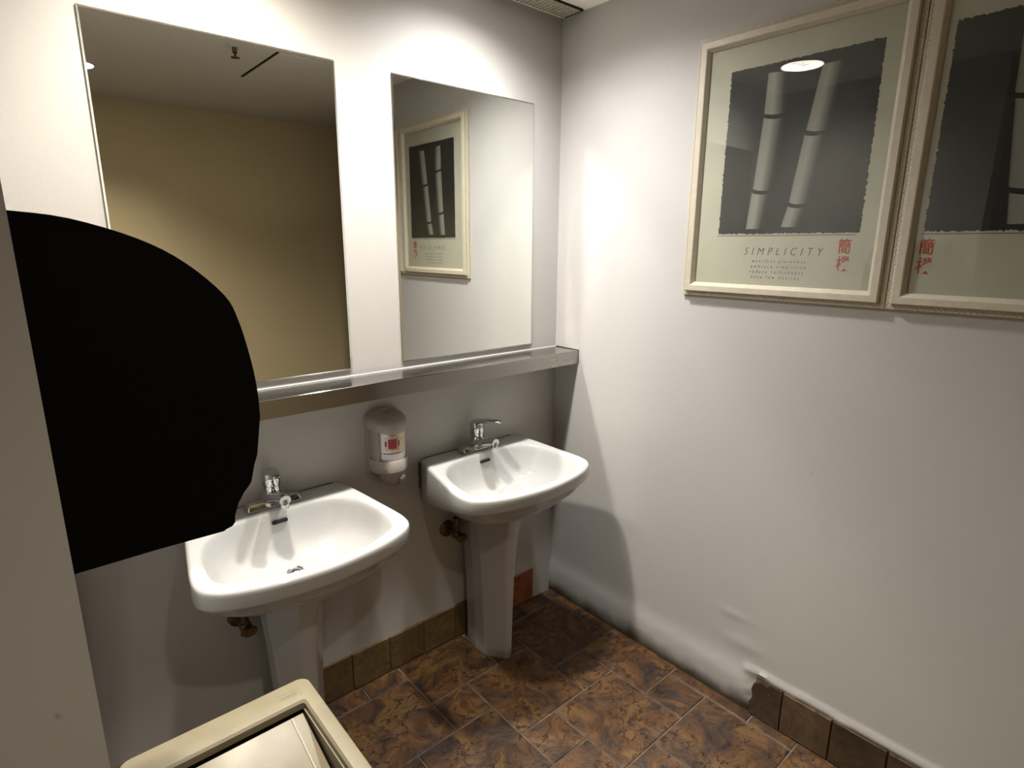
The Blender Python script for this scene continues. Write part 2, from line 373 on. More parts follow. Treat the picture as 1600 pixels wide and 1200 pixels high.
# ------------------------------------------------------------------ ceiling grille along the sink wall
gx0, gx1, gy0, gy1 = -.86, -.012, -.114, -.022
t = thing('air_grille', 'long beige slatted air grille in the ceiling at the corner', 'vent', ((gx0+gx1)/2, (gy0+gy1)/2, CEIL))
def at(o, *v): return Vector(v) - o.location
bm = bmesh.new(); o = t.location
box(bm, gx0-o.x, gx1-o.x, gy0-o.y, gy1-o.y, -.0012, -.0004); link('backing', bm, M_darkhole, t)
bm = bmesh.new()
for (a, b_, c, d) in ((gx0, gx1, gy0, gy0+.003), (gx0, gx1, gy1-.003, gy1), (gx0, gx0+.004, gy0, gy1), (gx1-.006, gx1, gy0, gy1)):
    box(bm, a-o.x, b_-o.x, c-o.y, d-o.y, -.007, -.0004)
link('frame', bm, M_darkhole, t)
for k in range(6):
    y = gy0 + .010 + k*.0145
    bm = bmesh.new(); box(bm, gx0+.006-o.x, gx1-.008-o.x, y-.0035-o.y, y+.0035-o.y, -.007, -.002); link('slat', bm, M_grille, t)
bm = bmesh.new()
nb = 46
for k in range(nb):
    x = gx0 + .014 + k*(gx1-gx0-.03)/(nb-1)
    box(bm, x-.0045-o.x, x+.0045-o.x, gy0+.004-o.y, gy1-.004-o.y, -.0085, -.003)
g = link('cross_bar', bm, M_grille, t); g['kind'] = 'stuff'
# ------------------------------------------------------------------ ceiling hatch and sprinkler seen in the mirror
t = thing('access_hatch', 'square painted access hatch in the ceiling seen in the left mirror', 'hatch', (-.39, -1.385, CEIL))
bm = bmesh.new(); box(bm, -.27, .27, -.255, .255, -.004, -.0005, .001, 1); link('hatch_panel', bm, M_ceil, t)
bm = bmesh.new(); box(bm, -.283, -.272, -.265, .255, -.0015, -.0003); link('gap', bm, M_darkhole, t)
bm = bmesh.new(); box(bm, -.272, .272, -.266, -.260, -.0025, -.0003); link('hatch_lip', bm, M_white_metal, t)
t = thing('sprinkler_head', 'small sprinkler head on the ceiling seen at the top of the left mirror', 'sprinkler', (-.84, -1.17, CEIL))
bm = bmesh.new(); lathe(bm, [(.028, -.0005), (.028, -.004), (.012, -.008)]); link('escutcheon', bm, M_white_metal, t, 40)
bm = bmesh.new(); lathe(bm, [(.010, -.008), (.010, -.03), (.005, -.032), (.005, -.045), (.018, -.046), (.018, -.049)]); link('nozzle', bm, M_brass, t, 40)

# ------------------------------------------------------------------ base tiles
bb_back = structure(boxo('baseboard_back', -1.74, -.122, -.004, 0, -.003, .1455, M_grout))
x = -.119; first = True
XB = -1.74
edges = [-.119, -.249] + [-.4005 - .1505*k for k in range(15)]
for x1, x0 in zip(edges[:-1], edges[1:]):
    x0 = max(x0, -1.74)
    if x1 - x0 < .01: break
    m = M_base_red if x1 > -.13 else M_base
    dz = random.uniform(-.002, .002)
    bm = box(bmesh.new(), x0+.002, x1-.002, -.0095, -.002, .003, .146+dz, .0018, 1)
    link('tile', bm, m, bb_back)
bb_right = structure(boxo('baseboard_right', -.0045, 0, YR, -1.0, -.003, .147, M_grout))
ys = [-.985, -1.094] + [-1.094-.1527*k for k in range(1, 5)] + [YR]
for k, (y1, y0) in enumerate(zip(ys[:-1], ys[1:])):
    bm = bmesh.new()
    if k == 0:      # first tile is broken, ragged along its left edge and top
        pts = [(y0+.002, .003), (y0+.002, .147), (-1.055, .149), (-1.043, .137), (-1.022, .141), (-1.01, .128), (-.998, .124), (-.992, .10), (-.998, .07), (-.988, .045), (-.991, .003)]
        prism(bm, pts, lambda p, k: (-.002 if k == 0 else -.0155, p[0], p[1]))
    else: box(bm, -.0155, -.002, y0+.002, y1-.002, .003, .150+random.uniform(-.002, .001), .0018, 1)
    link('tile', bm, M_base_dark, bb_right)
# ------------------------------------------------------------------ mirrors
def mirror(x0, x1, z0, z1, label):
    bv, th = .004, .006
    t = thing('wall_mirror', label, 'mirror', ((x0+x1)/2, 0, z0), 'frameless wall mirrors')
    h = (x1-x0)/2; H = z1-z0
    bm = bmesh.new(); r = lambda a, y: [(-h+a, y, a), (h-a, y, a), (h-a, y, H-a), (-h+a, y, H-a)]
    loft(bm, [r(bv, -th), r(.0, -th+.0016)], True, False); link('mirror_glass', bm, M_mirror, t)
    bm = bmesh.new(); loft(bm, [r(.0, -th+.0016), r(0, -.0005)], False, True); link('edge', bm, M_medge, t)
mirror(-.748, -.1477, 1.1776, 2.0866, 'tall frameless mirror nearest the corner, above the right sink')
mirror(-1.5376, -.936, 1.1776, 2.0866, 'tall frameless mirror above the left sink, showing the yellow wall')
# ------------------------------------------------------------------ steel shelf
SX0 = -1.738
t = thing('steel_shelf', 'long brushed stainless steel shelf under the mirrors', 'shelf', (-1.15, 0, 1.0995))
bm = bmesh.new()
D, HT, e = .1335, .054, .003
prof = [(-.001, .0), (-.001, HT), (-D+e, HT), (-D+.001, HT-.001), (-D, HT-e), (-D, 0), (-D+.003, 0), (-D+.003, HT-.004), (-.004, HT-.004), (-.004, 0)]
prism(bm, prof, lambda p, k: ((SX0 if k == 0 else -.002)+1.15, p[0], p[1]))
link('shelf_channel', bm, M_steel, t)
bm = bmesh.new(); tube(bm, [(SX0+1.15, -.002, HT+.001), (1.148, -.002, HT+.001)], [.0022, .0022], 8); link('caulk_bead', bm, M_caulk, t, 60)
bm = bmesh.new(); tube(bm, [(1.1495, -.004, HT+.001), (1.1495, -D, HT), (1.1495, -D, 0)], [.0022]*3, 8); link('end_gap', bm, M_darkhole, t, 60)
Mx = Matrix.Translation((1.15-.165, -D-.0003, .004)) @ Matrix(((1,0,0,0),(0,0,-1,0),(0,1,0,0),(0,0,0,1)))
text_mesh('residue_lettering', 'FP2', .044, Mx, M_residue, t, spacing=1.05, extrude=.0002, xscale=.85)
for (sx, sz, sw, sh) in ((.075, .026, .012, .010), (.060, .024, .006, .012), (.040, .027, .016, .006), (.16, .004, .02, .003), (.26, .02, .003, .004), (.28, .012, .003, .003)):
    bm = bmesh.new(); n = 9; pts = [(1.15-sx+sw*math.cos(2*PI*i/n)*random.uniform(.5, 1)/1.5, sz+sh*math.sin(2*PI*i/n)*random.uniform(.5, 1)/1.5) for i in range(n)]
    prism(bm, pts, lambda p, k: (p[0], -D-.0001-.0004*k, p[1]))
    link('residue_patch', bm, M_residue, t)

# ------------------------------------------------------------------ sinks
def resample(pts, n):
    ds = [0]
    for a, b_ in zip(pts, pts[1:] + pts[:1]): ds.append(ds[-1] + (b_-a).length)
    out = []; j = 0
    for i in range(n):
        s = ds[-1]*i/n
        while ds[j+1] < s: j += 1
        f = (s-ds[j])/max(1e-9, ds[j+1]-ds[j]); out.append(pts[j].lerp(pts[(j+1) % len(pts)], f))
    return out
def closed_curve(half, n, per=10):
    right = [Vector((x, y)) for x, y in half]
    left = [Vector((-x, y)) for x, y in half[-2:0:-1]]
    return resample(catmull(right + left, per, True), n)
NS = 128
OUT = closed_curve([(0, -.001), (.12, -.001), (.205, -.002), (.228, -.010), (.238, -.035), (.252, -.11), (.268, -.20), (.281, -.28), (.284, -.335), (.270, -.380), (.222, -.418), (.13, -.448), (0, -.462)], NS)
BAS = closed_curve([(0, -.092), (.10, -.094), (.165, -.108), (.212, -.150), (.236, -.215), (.245, -.29), (.235, -.345), (.195, -.382), (.12, -.411), (0, -.424)], NS)
PED = closed_curve([(0, -.06), (.06, -.06), (.092, -.08), (.098, -.16), (.085, -.24), (.05, -.275), (0, -.283)], NS)
def ss(t): t = max(0, min(1, t)); return t*t*(3-2*t)
def zrim(y): return .812 - .020*ss(-y/.36)
def zlow(y): return .655 + .085*ss(-y/.44)
def sink_basin_mesh():
    bm = bmesh.new()
    def inset(P, d):        # move toward centre by d
        c = Vector((0, -.25)); out = []
        for k, p in enumerate(P):
            a, b_ = P[k-1], P[(k+1) % len(P)]; tdir = (b_-a).normalized(); nrm = Vector((-tdir.y, tdir.x))
            if nrm.dot(c-p) < 0: nrm = -nrm
            q = p + nrm*d
            if q.y > -.001: q.y = -.001
            out.append(q)
        return out
    R = []
    R.append([(p.x*.95, p.y, .615) for p in PED])
    for s, dz in ((.35, .0), (.65, .02), (.85, .05)):
        ring = []
        for p, q in zip(PED, OUT):
            v = p.lerp(q, s); zz = .615 + (zlow(q.y)-.615)*(s**1.7)
            ring.append((v.x, v.y, zz))
        R.append(ring)
    I = inset(OUT, .014)
    R.append([(p.x, p.y, zlow(q.y)-.004) for p, q in zip(I, OUT)])
    I = inset(OUT, .006); R.append([(p.x, p.y, zlow(q.y)+.001) for p, q in zip(I, OUT)])
    R.append([(p.x, p.y, zlow(p.y)+.010) for p in OUT])
    rr = .012
    R.append([(p.x, p.y, zrim(p.y)-rr-.004) for p in OUT])
    for a in (18, 36, 54, 72, 90):
        c, s = math.cos(math.radians(a)), math.sin(math.radians(a))
        I = inset(OUT, rr*(1-c)); R.append([(p.x, p.y, zrim(q.y)-rr+rr*s) for p, q in zip(I, OUT)])
    I = inset(OUT, .020); R.append([(p.x, p.y, zrim(q.y)-.0006) for p, q in zip(I, OUT)])
    O2 = inset(BAS, -.008)
    for p in O2: p.y = min(p.y, -.06)
    R.append([(p.x, p.y, zrim(p.y)-.0012) for p in O2])
    I = inset(BAS, -.002); R.append([(p.x, p.y, zrim(p.y)-.0035) for p in I])
    dr = Vector((0, -.195))
    for s, dz in ((.012, .010), (.03, .022), (.055, .038), (.09, .058), (.14, .080), (.21, .099), (.31, .113), (.45, .122), (.62, .129), (.80, .134), (.87, .136)):
        R.append([(dr.x+(p.x-dr.x)*(1-s), dr.y+(p.y-dr.y)*(1-s), zrim(p.y)*(1-min(1, s*1.5)) + .795*min(1, s*1.5) - dz) for p in BAS])
    R.append([(dr.x+.022*math.cos(2*PI*i/NS), dr.y+.022*math.sin(2*PI*i/NS), .6555) for i in range(NS)])
    # align last ring angularly with the basin curve
    last = []
    for p in BAS:
        d = (p-dr).normalized(); last.append((dr.x+d.x*.022, dr.y+d.y*.022, .657))
    R[-1] = last
    loft(bm, R, True, False)
    loft(bm, [last, [(x, y, .64) for x, y, z in last]])
    bmesh.ops.remove_doubles(bm, verts=bm.verts[:], dist=1e-6)
    return bm
def pedestal_mesh():
    bm = bmesh.new(); R = []
    def sec(z, hw, f, yf):
        return [(x, y, z) for x, y in ((-hw*.8, -.045), (hw*.8, -.045), (hw, -.115), (hw*.97, -.165), (f, yf), (-f, yf), (-hw*.97, -.165), (-hw, -.115))]
    for q in ((0, .065, .012, -.243), (.012, .065, .012, -.243), (.08, .065, .013, -.244), (.25, .069, .016, -.247), (.40, .077, .020, -.254), (.52, .086, .025, -.265), (.60, .094, .029, -.277), (.655, .100, .032, -.286)):
        R.append(sec(*q))
    V = loft(bm, R, True, True)
    es = [e for e in bm.edges if abs(e.verts[0].co.z-e.verts[1].co.z) > .005]
    bmesh.ops.bevel(bm, geom=es, offset=.013, segments=4, affect='EDGES', profile=.5)
    return bm
M_ped, nt, b = nm('pedestal_porcelain'); L = nt.links.new
b.inputs['Roughness'].default_value = .12
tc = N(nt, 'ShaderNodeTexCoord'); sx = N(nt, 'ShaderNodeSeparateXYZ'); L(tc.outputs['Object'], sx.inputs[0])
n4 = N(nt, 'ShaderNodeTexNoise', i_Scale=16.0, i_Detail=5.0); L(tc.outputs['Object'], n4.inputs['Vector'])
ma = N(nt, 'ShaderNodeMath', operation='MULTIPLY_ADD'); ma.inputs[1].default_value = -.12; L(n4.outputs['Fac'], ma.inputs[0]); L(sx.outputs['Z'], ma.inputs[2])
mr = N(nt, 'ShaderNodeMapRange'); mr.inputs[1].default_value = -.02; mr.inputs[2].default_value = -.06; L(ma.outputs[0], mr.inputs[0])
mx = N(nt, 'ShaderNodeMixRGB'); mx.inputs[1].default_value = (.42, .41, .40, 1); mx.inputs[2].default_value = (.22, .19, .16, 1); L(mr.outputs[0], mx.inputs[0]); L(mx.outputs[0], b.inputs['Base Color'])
def sink(x, label):
    t = thing('pedestal_sink', label, 'sink', (x, 0, 0), 'white pedestal sinks')
    link('basin', sink_basin_mesh(), M_porc, t, 45)
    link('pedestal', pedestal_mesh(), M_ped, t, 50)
    bm = bmesh.new(); lathe(bm, [(.012, .652), (.021, .655), (.0235, .659), (.0215, .6605), (.014, .658), (.0, .657)][:-1], 32, Matrix.Translation((0, -.195, 0))); link('drain_ring', bm, M_chrome, t, 40)
    bm = bmesh.new(); lathe(bm, [(.0005, .664), (.010, .6635), (.013, .661), (.013, .656)], 24, Matrix.Translation((0, -.195, 0))); link('drain_plug', bm, M_chrome, t, 40)
    bm = bmesh.new(); tube(bm, [(-.232, -.0035, .70), (-.231, -.0035, .795), (-.206, -.0035, .8095), (.206, -.0035, .8095), (.231, -.0035, .795), (.232, -.0035, .70)], [.0026]*6, 8); link('wall_joint', bm, M_brass, t, 60)
    # overflow slot on the back of the bowl
    bm = bmesh.new(); pts = []
    for k in range(20):
        a = 2*PI*k/20; cx_ = .0165 if math.cos(a) > 0 else -.0165
        pts.append((cx_ + .0058*math.cos(a), .0058*math.sin(a)))
    nrm = Vector((0, -.90, .43)).normalized(); upv = Vector((0, .43, .90)).normalized(); ctr = Vector((0, -.1005, .7765))
    prism(bm, pts, lambda p, k: ctr + Vector((p[0], 0, 0)) + upv*p[1] + nrm*(.0035 if k else -.004))
    link('overflow_slot', bm, M_darkhole, t)
    return t
SINKS = (-.466, -1.235)
sink(SINKS[0], 'white pedestal sink nearest the corner, under the right mirror')
sink(SINKS[1], 'white pedestal sink behind the beige waste bin, under the left mirror')
# ------------------------------------------------------------------ faucets
def faucet(x, label, lever_rot):
    t = thing('faucet', label, 'faucet', (x, -.052, .8135), 'chrome sink faucets')
    bm = bmesh.new(); box(bm, -.079, .079, -.025, .021, -.001, .022, .006, 2)
    for v in bm.verts:
        if v.co.z > .008: v.co.y *= .78; v.co.x *= .95
    link('base_plate', bm, M_chrome, t, 40)
    bm = bmesh.new(); lathe(bm, [(.036, .010), (.030, .022), (.025, .040), (.0235, .058), (.0235, .063)], 32); link('body', bm, M_chrome, t, 40)
    bm = bmesh.new()
    tube(bm, [(0, .0, .022), (0, -.03, .030), (0, -.065, .042), (0, -.098, .051), (0, -.112, .051)], [(.032, .022), (.026, .019), (.020, .0165), (.0175, .016), (.016, .014)], 20)
    link('spout', bm, M_chrome, t, 50)
    bm = bmesh.new(); lathe(bm, [(.0125, -.026), (.0125, -.006), (.010, .0)], 24, Matrix.Translation((0, -.104, .052))); link('aerator', bm, M_chrome, t, 40)
    h = bpy.data.objects.new('handle', None)
    bm = bmesh.new(); lathe(bm, [(.0255, .0635), (.0270, .066), (.0270, .088), (.0255, .104), (.022, .110), (.012, .113)], 32)
    M = Matrix.Rotation(lever_rot, 4, 'Z')
    sec = []
    for yy, zz, wx, hz in ((.022, .092, .019, .016), (.0, .104, .0235, .015), (-.03, .113, .021, .011), (-.062, .121, .017, .0075), (-.092, .1245, .0145, .0055), (-.107, .124, .011, .0045), (-.112, .123, .006, .003)):
        sec.append([M @ Vector((wx*math.cos(2*PI*k/16), yy, zz + hz*math.sin(2*PI*k/16))) for k in range(16)])
    hb = link('handle', bm, M_chrome, t, 40)
    bm = bmesh.new(); loft(bm, sec, True, True); link('lever', bm, M_chrome, hb, 50)
    return t
faucet(SINKS[0], 'chrome single lever faucet on the sink nearest the corner', .25)
faucet(SINKS[1], 'chrome single lever faucet on the sink behind the waste bin', -.16)
# ------------------------------------------------------------------ supply valves under the sinks
def valve(x, z, label):
    t = thing('supply_valve', label, 'valve', (x, 0, z), 'water supply valves')
    t.scale = (1.1, 1.1, 1.1)
    bm = bmesh.new(); lathe(bm, [(.030, .0005), (.029, .006), (.018, .011), (.010, .012)], 28, axis((0, 0, 0), (0, -1, 0))); link('escutcheon', bm, M_brass, t, 40)
    bm = bmesh.new(); lathe(bm, [(.008, .008), (.008, .05)], 16, axis((0, 0, 0), (0, -1, 0))); link('pipe', bm, M_brass, t, 40)
    bm = bmesh.new(); lathe(bm, [(.013, .045), (.016, .05), (.016, .075), (.012, .08)], 20, axis((0, 0, 0), (0, -1, 0)))
    lathe(bm, [(.010, 0), (.010, .05), (.0125, .05), (.0125, .065)], 16, axis((0, -.062, 0), (0, 0, 1))); link('valve_body', bm, M_brass, t, 40)
    bm = bmesh.new(); tube(bm, [(0, -.082, 0), (0, -.092, 0), (0, -.100, 0)], [(.010, .006), (.022, .014), (.019, .011)], 20); link('valve_handle', bm, M_brass, t, 50)
valve(-.580, .497, 'small dark water valve on the wall under the sink nearest the corner')
valve(-1.352, .462, 'small tarnished water valve on the wall under the sink behind the bin')

# ------------------------------------------------------------------ soap dispenser
sx_ = -.838
t = thing('soap_dispenser', 'taupe wall soap dispenser with a labelled refill between the sinks', 'soap dispenser', (sx_, 0, .765))
bm = bmesh.new()
pts = [(-.066, .052), (.066, .052), (.066, .225)] + [(.066*math.cos(a), .225+.045*math.sin(a)) for a in [PI*k/14 for k in range(1, 14)]] + [(-.066, .225)]
prism(bm, pts, lambda p, k: (p[0], -.0005 - .022*k, p[1]))
bmesh.ops.bevel(bm, geom=[e for e in bm.edges if e.verts[0].co.y < -.02 and e.verts[1].co.y < -.02], offset=.004, segments=2, affect='EDGES')
link('back_plate', bm, M_taupe, t, 40)
bm = bmesh.new(); box(bm, -.058, -.040, -.070, -.02, .06, .225, .004); box(bm, .040, .058, -.050, -.02, .06, .10, .004); link('side_wall', bm, M_taupe, t, 40)
# hood: domed cap leaning forward with a rolled lip
bm = bmesh.new(); R = []
def hood(sc, zz, yo): 
    return [(sc*.0675*math.cos(a), -.012 + yo - (.096*sc)*max(0, math.sin(a))**.75 if math.sin(a) > 0 else -.012+yo, zz - .016*max(0, math.sin(a))) for a in [2*PI*k/48 for k in range(48)]]
for sc, zz, yo in ((.97, .214, 0), (1.0, .218, 0), (1.0, .236, 0), (.96, .246, 0), (.82, .256, 0), (.6, .264, 0), (.3, .269, 0), (.05, .270, 0)): R.append(hood(sc, zz, yo))
loft(bm, R, True, True); link('hood', bm, M_taupe, t, 45)
cy_ = -.0465
bm = bmesh.new(); lathe(bm, [(.0495, .10), (.0505, .104), (.0505, .222), (.047, .226)], 40, Matrix.Translation((.003, cy_, 0))); link('refill_cartridge', bm, M_white, t, 40)
def wrap(bm, a0, a1, z0, z1, r, n=12):
    a0 -= 24; a1 -= 24
    R = [[(.004+r*math.sin(math.radians(a0+(a1-a0)*k/n)), cy_ - r*math.cos(math.radians(a0+(a1-a0)*k/n)), z) for k in range(n+1)] for z in (z0, z1)]
    loft(bm, R, closed=False)
bm = bmesh.new(); wrap(bm, -95, 95, .128, .222, .0509, 28); lb = link('cartridge_label', bm, M_label, t, 60)
for nme, m, rects in (('label_red_print', M_labred, [(-12, 22, .146, .180), (-24, -16, .154, .172), (26, 33, .154, .172), (-62, -55, .152, .170), (-48, 40, .1275, .131)]),
                      ('label_dark_print', M_dark_ink, [(-20, 27, .1425, .1437), (-20, 27, .1835, .1847), (-21, -19.5, .1425, .1847), (26, 27.5, .1425, .1847), (-8, 20, .190, .1925), (-15, 25, .196, .1985), (-50, -48, .143, .178)]),
                      ('label_white_print', M_white, [(-62, -54, .135, .207)]), ('label_green_print', M_labgreen, [(-68, -44, .128, .1335), (-60, -50, .205, .211)])):
    for q in rects:
        bm = bmesh.new(); wrap(bm, *q, .0514 if m is not M_white else .0512, 8); link(nme, bm, m, lb)
bm = bmesh.new()      # collar: rounded front cup holding the refill
R = []
def cup(hw, yf, z): 
    return [(hw*math.cos(a), (-.02 - (yf-.02)*max(0, math.sin(a))**.8) if math.sin(a) > 0 else -.02, z) for a in [2*PI*k/40 for k in range(40)]]
for hw, yf, z in ((.063, .101, .060), (.065, .105, .064), (.065, .106, .100), (.063, .103, .104), (.054, .0995, .104), (.053, .0985, .09)): R.append(cup(hw, yf, z))
loft(bm, R, True, True); link('collar', bm, M_taupe, t, 40)
bm = bmesh.new(); lathe(bm, [(.047, .062), (.046, .045), (.040, .022), (.028, .008), (.010, .002)], 32, Matrix.Translation((.004, -.052, 0)), False, True); link('push_nozzle', bm, plain('brown_smoke_plastic', (.33, .285, .245), rough=.2), t, 40)
bm = bmesh.new(); lathe(bm, [(.012, 0), (.014, .002), (.010, .004), (.004, .005)], 20, axis((.018, -.094, .034), (.25, -.9, -.15))); link('nozzle_button', bm, M_taupe, t, 40)

# ------------------------------------------------------------------ framed bamboo prints on the right wall
def wallM(y, z, h): return Matrix.Translation((-h, y, z)) @ Matrix(((0,0,-1,0),(-1,0,0,0),(0,1,0,0),(0,0,0,1)))
def print_frame(y0, y1, z0, z1, label):
    """y0 nearer the corner; local coords of children are world minus the base location"""
    yc = (y0+y1)/2
    t = thing('framed_print', label, 'picture', (0, yc, z0), 'framed bamboo prints')
    W, H = abs(y1-y0), z1-z0
    bw = .030
    prof = [(-.0135, .0005), (-.0135, .0095), (-.0005, .0115), (0, .020), (.003, .0245), (.019, .0245), (.0215, .0235), (.030, .012), (.030, .0005)]
    cs = [(-W/2, 0), (W/2, 0), (W/2, H), (-W/2, H)]; cen = Vector((0, H/2))
    inn = [(1, 1), (-1, 1), (-1, -1), (1, -1)]
    for k in range(4):
        bm = bmesh.new(); a, b_ = cs[k], cs[(k+1) % 4]; ia, ib = inn[k], inn[(k+1) % 4]
        R = [[(-h, a[0]+ia[0]*u, a[1]+ia[1]*u) for u, h in prof], [(-h, b_[0]+ib[0]*u, b_[1]+ib[1]*u) for u, h in prof]]
        loft(bm, R, True, True); link('frame_bar', bm, M_frame, t, 20)
        # woven cane inlay down the outer side of the bar
        bm = bmesh.new(); n = int((Vector(b_)-Vector(a)).length/.012)
        d = (Vector(b_)-Vector(a)).normalized(); outw = Vector((-ia[0] if d.x == 0 else 0, -ia[1] if d.y == 0 else 0))
        for i in range(n):
            p = Vector(a) + d*(i+.5)*(Vector(b_)-Vector(a)).length/n
            for row in (0, 1):
                u0, u1 = -.0128+row*.0064, -.0128+row*.0064+.0054; sft = .0028*(1 if row else -1)
                q = []
                for uu, dd in ((u0, -.0042), (u0, .0042), (u1, .0042), (u1, -.0042)):
                    b2 = p + d*(dd+sft+(.002 if uu == u1 else 0)) - outw*uu
                    q.append((-(.0115+.002*uu/.0135), b2.x, b2.y))
                up = (-.0014, 0, 0)
                v1 = [bm.verts.new(v) for v in q]; v2 = [bm.verts.new((v[0]+up[0], v[1]+up[1], v[2]+up[2])) for v in q]
                bm.faces.new(v2)
                for i2 in range(4): bm.faces.new((v1[i2], v1[(i2+1) % 4], v2[(i2+1) % 4], v2[i2]))
        link('cane_inlay', bm, M_cane, t)['kind'] = 'stuff'
    bm = box(bmesh.new(), -.008, -.002, -W/2+.02, W/2-.02, .02, H-.02); link('paper', bm, M_paper, t)
    bm = box(bmesh.new(), -.0115, -.0105, -W/2+.026, W/2-.026, .026, H-.026); link('glass_pane', bm, M_glass, t)
    return t
def block(t, ya, yb, za, zb):
    o = t.location; pts = []
    for (p, q, n) in (((ya, za), (ya, zb), 130), ((ya, zb), (yb, zb), 110), ((yb, zb), (yb, za), 130), ((yb, za), (ya, za), 110)):
        for i in range(n):
            f = i/n; j = random.choice((.0008, .0015, .003))
            pts.append((p[0]+(q[0]-p[0])*f + random.uniform(-j, j)*(p[0] == q[0]), p[1]+(q[1]-p[1])*f + random.uniform(-j, j)*(p[1] == q[1])))
    bm = prism(bmesh.new(), pts, lambda p, k: (-.0080-.0004*k, p[0]-o.y, p[1]-o.z))
    link('printed_block', bm, M_ink, t)
    bm = bmesh.new(); box(bm, -.0083, -.008, yb-o.y+.01, ya-o.y+.004, za-o.z-.0065, za-o.z-.0050); link('printed_rule', bm, M_ink, t)
def stalk(t, segs):
    """segs: list of four corners (left top, right top, right bottom, left bottom) in wall (y, z), left = nearer the corner"""
    o = t.location
    for si, (lt, rt, rb, lb_) in enumerate(segs):
        bm = bmesh.new(); uvl = bm.loops.layers.uv.new('UVMap'); nx, ny = 10, 6; V = []
        for j in range(ny+1):
            row = []; f = j/ny
            for i in range(nx+1):
                u = i/nx
                a = Vector(lt).lerp(Vector(rt), u); b_ = Vector(lb_).lerp(Vector(rb), u); p = a.lerp(b_, f)
                sag = -.006*(1-(2*u-1)**2)*(f if si < len(segs)-1 else 0) - .006*(1-(2*u-1)**2)*((1-f) if si > 0 else 0)
                row.append((bm.verts.new((-.0087, p.x-o.y, p.y-o.z+sag)), u, f))
            V.append(row)
        for j in range(ny):
            for i in range(nx):
                q = [V[j][i], V[j][i+1], V[j+1][i+1], V[j+1][i]]
                fc = bm.faces.new([k[0] for k in q])
                for lp, k in zip(fc.loops, q): lp[uvl].uv = (k[1], 1-k[2])
        link('printed_stalk', bm, M_bamboo, t)
t = print_frame(-.621, -1.2018, 1.426, 2.1739, 'framed bamboo print with SIMPLICITY title, nearest the corner')
block(t, -.722, -1.132, 1.608, 2.076)
stalk(t, [((-.836, 2.052), (-.896, 2.048), (-.905, 1.943), (-.834, 1.945)), ((-.834, 1.934), (-.905, 1.930), (-.886, 1.735), (-.822, 1.738)), ((-.819, 1.727), (-.882, 1.726), (-.868, 1.622), (-.811, 1.622))])
stalk(t, [((-.985, 2.045), (-1.050, 2.045), (-1.026, 1.882), (-.960, 1.884)), ((-.957, 1.872), (-1.018, 1.872), (-.993, 1.693), (-.934, 1.694)), ((-.932, 1.683), (-.988, 1.683), (-.974, 1.624), (-.918, 1.626))])
o = t.location
def lm(y, z, h=.0081): return wallM(y-o.y, z-o.z, h)
text_mesh('title_lettering', 'SIMPLICITY', .0315, lm(-.812, 1.546), M_text, t, shear=.22, spacing=1.78, xscale=.87, extrude=.0002, offset=-.0003)
for k, s in enumerate(('manifest plainness', 'embrace simplicity', 'reduce selfishness', 'have few desires')):
    text_mesh('verse_lettering', s, .0125, lm((-.840, -.838, -.836, -.842)[k], 1.524-.0158*k), M_text, t, shear=.22, spacing=1.92, xscale=.85, extrude=.0002)
for k, ch in enumerate('簡樸'):
    text_mesh('red_character', ch, .042, lm(-1.082, 1.556-.046*k), M_redink, t, extrude=.0002, offset=.0006, xscale=.8)
t = print_frame(-1.2305, -1.811, 1.426, 2.1739, 'framed bamboo print farther from the corner, one thick pale stalk')
block(t, -1.277, -1.725, 1.608, 2.076)
stalk(t, [((-1.40, 2.05), (-1.50, 2.048), (-1.51, 1.90), (-1.405, 1.902)), ((-1.408, 1.890), (-1.51, 1.888), (-1.53, 1.70), (-1.425, 1.703)), ((-1.428, 1.690), (-1.53, 1.688), (-1.54, 1.622), (-1.435, 1.622))])
o = t.location
for k, ch in enumerate('簡樸'):
    text_mesh('red_character', ch, .042, lm(-1.271, 1.556-.046*k), M_redink, t, extrude=.0002, offset=.0006, xscale=.8)

# ------------------------------------------------------------------ paper towel dispenser on the partition
t = thing('towel_dispenser', 'glossy black paper towel dispenser with a curved cover, at the left', 'towel dispenser', (-1.74, -.80, 1.195))
o = t.location
arc = [(-1.7395, 1.600), (-1.69, 1.594), (-1.63, 1.574), (-1.585, 1.547), (-1.5455, 1.507), (-1.532, 1.475), (-1.5225, 1.428), (-1.5175, 1.385), (-1.517, 1.345)]
arc = [(v.x, v.y) for v in catmull(arc, 4)]
prof = arc + [(-1.5255, 1.2925), (-1.535, 1.256), (-1.538, 1.251), (-1.5555, 1.238), (-1.559, 1.233), (-1.561, 1.204), (-1.565, 1.199), (-1.577, 1.197), (-1.7395, 1.195)]
bm = prism(bmesh.new(), prof, lambda p, k: (p[0]-o.x, (-.15 if k == 0 else .15), p[1]-o.z))
bmesh.ops.bevel(bm, geom=[e for e in bm.edges if abs(e.verts[0].co.y-e.verts[1].co.y) < .001 and max(e.verts[0].co.x, e.verts[1].co.x) > .01], offset=.004, segments=2, affect='EDGES')
link('cover', bm, M_black, t, 35)
bm = box(bmesh.new(), .02, .155, -.12, .12, -.006, .002, .002); link('towel_chute', bm, M_darkhole, t, 40)

